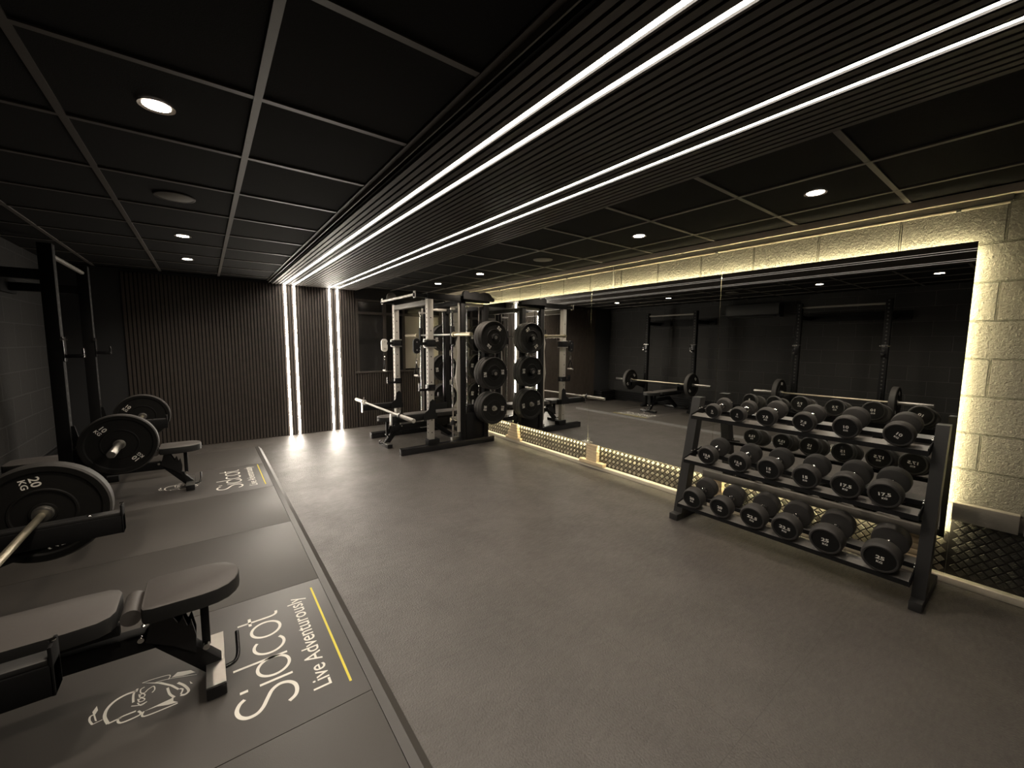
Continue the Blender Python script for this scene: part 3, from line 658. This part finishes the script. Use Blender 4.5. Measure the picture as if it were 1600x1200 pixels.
for y, lb, dx in ((4.84, 'stirrup cable handle hanging from the near pulley of the power rack', -.03), (5.99, 'stirrup cable handle hanging from the far pulley of the power rack', .03)):
    h = thing('exercise_stirrup', lb, 'cable handle', (2.135, y, 1.0), 'cable handles')
    MB().tube([(0, -.06, 0), (0, .06, 0)], .014, 14).build('grip', 'silver', h)
    MB().tube([(0, -.058, .0), (0, -.04, .06), (0, 0, .15)], .007).tube([(0, .058, 0), (0, .04, .06), (0, 0, .15)], .007).build('strap', 'black', h)
    MB().tube([(q[0]*0, .014*sin(k*pi/6), .185+.03*cos(k*pi/6)) for k, q in enumerate([(0,)]*13)], .004, 8).tube([(0, 0, .215), (0, 0, .285)], .003, 8).build('carabiner', 'chrome', h)

# ------------------------------------------------------------------ dumbbell rack
t = thing('dumbbell_rack', 'black three-tier dumbbell rack in front of the mirror', 'dumbbell rack', (3.2, 1.03, 0))
RX, RY = 3.2, 1.03
TIER = [(2.96, .155), (3.02, .508), (3.10, .853)]; TILT = radians(11)
for y0, y1 in ((1.715, 1.785), (.307, .362)):
    part(MB().bx(2.968, 3.44, y0-.0, y1, 0, .052, .004), 'foot_beam', 'post')
    mb = MB().prism([(3.03, .052), (3.125, .052), (3.315, .985), (3.235, .985)], 'y', y0+.0, y1-.0)
    part(mb, 'side_post', 'post')
for k, (x, z) in enumerate(TIER):
    ct, st = cos(TILT), sin(TILT)
    def rail(u0, u1, name):
        mb = MB(); a, b = (x+u0*ct, z+u0*st), (x+u1*ct, z+u1*st)
        mb.prism([a, b, (b[0], b[1]-.004), (a[0]+.004, a[1]-.004), (a[0]+.004, a[1]-.028), (a[0], a[1]-.028)], 'y', .366, 1.711)
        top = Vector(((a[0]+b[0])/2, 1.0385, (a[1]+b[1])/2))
        mb.mark({f for f in mb.bm.faces if (f.calc_center_median()-top).length < .0015}, 1); return part(mb, name, 'rail', None, 'black')  # top face painted lighter as lit, lip and underside black
    rail(0, .085, 'front_rail'); rail(.19, .26, 'back_rail')
    for y in (.3645, 1.7125):
        part(MB().prism([(x-.002, z-.028), (x-.002, z+.012), (x+.27*ct, z+.27*st+.012), (x+.27*ct, z+.27*st-.03), (x+.05, z-.028)], 'y', y-.0022, y+.0022), 'end_bracket', 'black')
        part(MB().lathe([(0, -.006), (.008, -.005), (.008, .005), (0, .006)], (x+.12, y, z+.045), 'y', 12).lathe([(0, -.006), (.008, -.005), (.008, .005), (0, .006)], (x+.15, y, z+.05), 'y', 12), 'bolt', 'chrome')
part(MB().bx(3.33, 3.37, .362, 1.715, .30, .36, .003), 'rear_brace', 'grey')
SPEC = {'5': (.112, .052, .118), '7.5': (.131, .056, .118), '10': (.140, .062, .12), '12.5': (.142, .064, .12), '15': (.150, .068, .12), '17.5': (.156, .072, .122), '20': (.157, .076, .122), '22.5': (.166, .08, .122), '25': (.174, .084, .122)}
ROWS = [([('5', 1.537), ('5', 1.353), ('7.5', 1.165), ('7.5', .941), ('10', .722), ('10', .486)], 'top', (0, -8, 2, -14, 2, -28)),
        ([('12.5', 1.520), ('12.5', 1.292), ('15', 1.094), ('15', .884), ('17.5', .679), ('17.5', .505)], 'middle', (-6, -10, 0, 2, -4, 6)),
        ([('20', 1.583), ('20', 1.370), ('22.5', 1.150), ('22.5', .953), ('25', .737), ('25', .486)], 'bottom', (-6, -4, -8, -8, 0, -6))]
for (row, nm, rolls), (x, z) in zip(ROWS, (TIER[2], TIER[1], TIER[0])):
    for i, ((wt, y), roll) in enumerate(zip(row, rolls)):
        D, hd, g = SPEC[wt]; r = D/2; L = hd*2+g
        side = 'left' if i % 2 == 0 else 'right'
        d = thing('dumbbell', 'round %s kg dumbbell on the %s shelf, %s of its pair' % (wt, nm, side), 'dumbbell', (x-.012, y, z+.0006), 'dumbbells on the rack')
        d.rotation_euler = (0, -TILT, 0); zc = r
        for s in (0, 1):
            o0 = s*(hd+g)
            pr = [(r*.70, .006), (r*.80, .006), (r*.815, .0), (r*.90, .0), (r*.975, .007), (r, .018), (r, hd-.014), (r*.96, hd-.004), (r*.86, hd), (.022, hd), (0, hd)]
            if s: pr = [(a, hd-b) for a, b in pr]
            hdo = MB().lathe([(a, b+o0) for a, b in pr], (0, 0, zc), 'x', 48).build('head', 'lit_rubber', d)
            e0, e1 = (.003, .008) if s == 0 else (L-.003, L-.008)
            tag(MB().lathe([(0, e0), (r*.79, e0), (r*.80, e1), (0, e1)], (0, 0, zc), 'x', 48).build('shaded_face', 'cap', hdo), 'end face darkened for shade')
            mb = MB(); rr = radians(roll) if s == 0 else radians(-roll*.5+6*((i % 3)-1))
            Rv = Vector((0, -1 if s == 0 else 1, 0)); U = Vector((0, 0, 1)); R = Rv*cos(rr)+U*sin(rr); U2 = -Rv*sin(rr)+U*cos(rr)
            cx = .0024 if s == 0 else L-.0024; k = r/.075
            add_text(mb, wt, Vector((cx, 0, zc))+U2*.005*k, R, U2, .034*k, .026*k, .03); add_text(mb, 'KG', Vector((cx, 0, zc))-U2*.018*k, R, U2, .018*k, .015*k, .03)
            mb.build('weight_marking', 'white', d)
        MB().lathe([(0, hd-.002), (.020, hd-.002), (.020, hd+.012), (.0145, hd+.016), (.0165, hd+g/2), (.0145, hd+g-.016), (.020, hd+g-.012), (.020, hd+g+.002), (0, hd+g+.002)], (0, 0, zc), 'x', 24).build('handle', 'chrome', d)
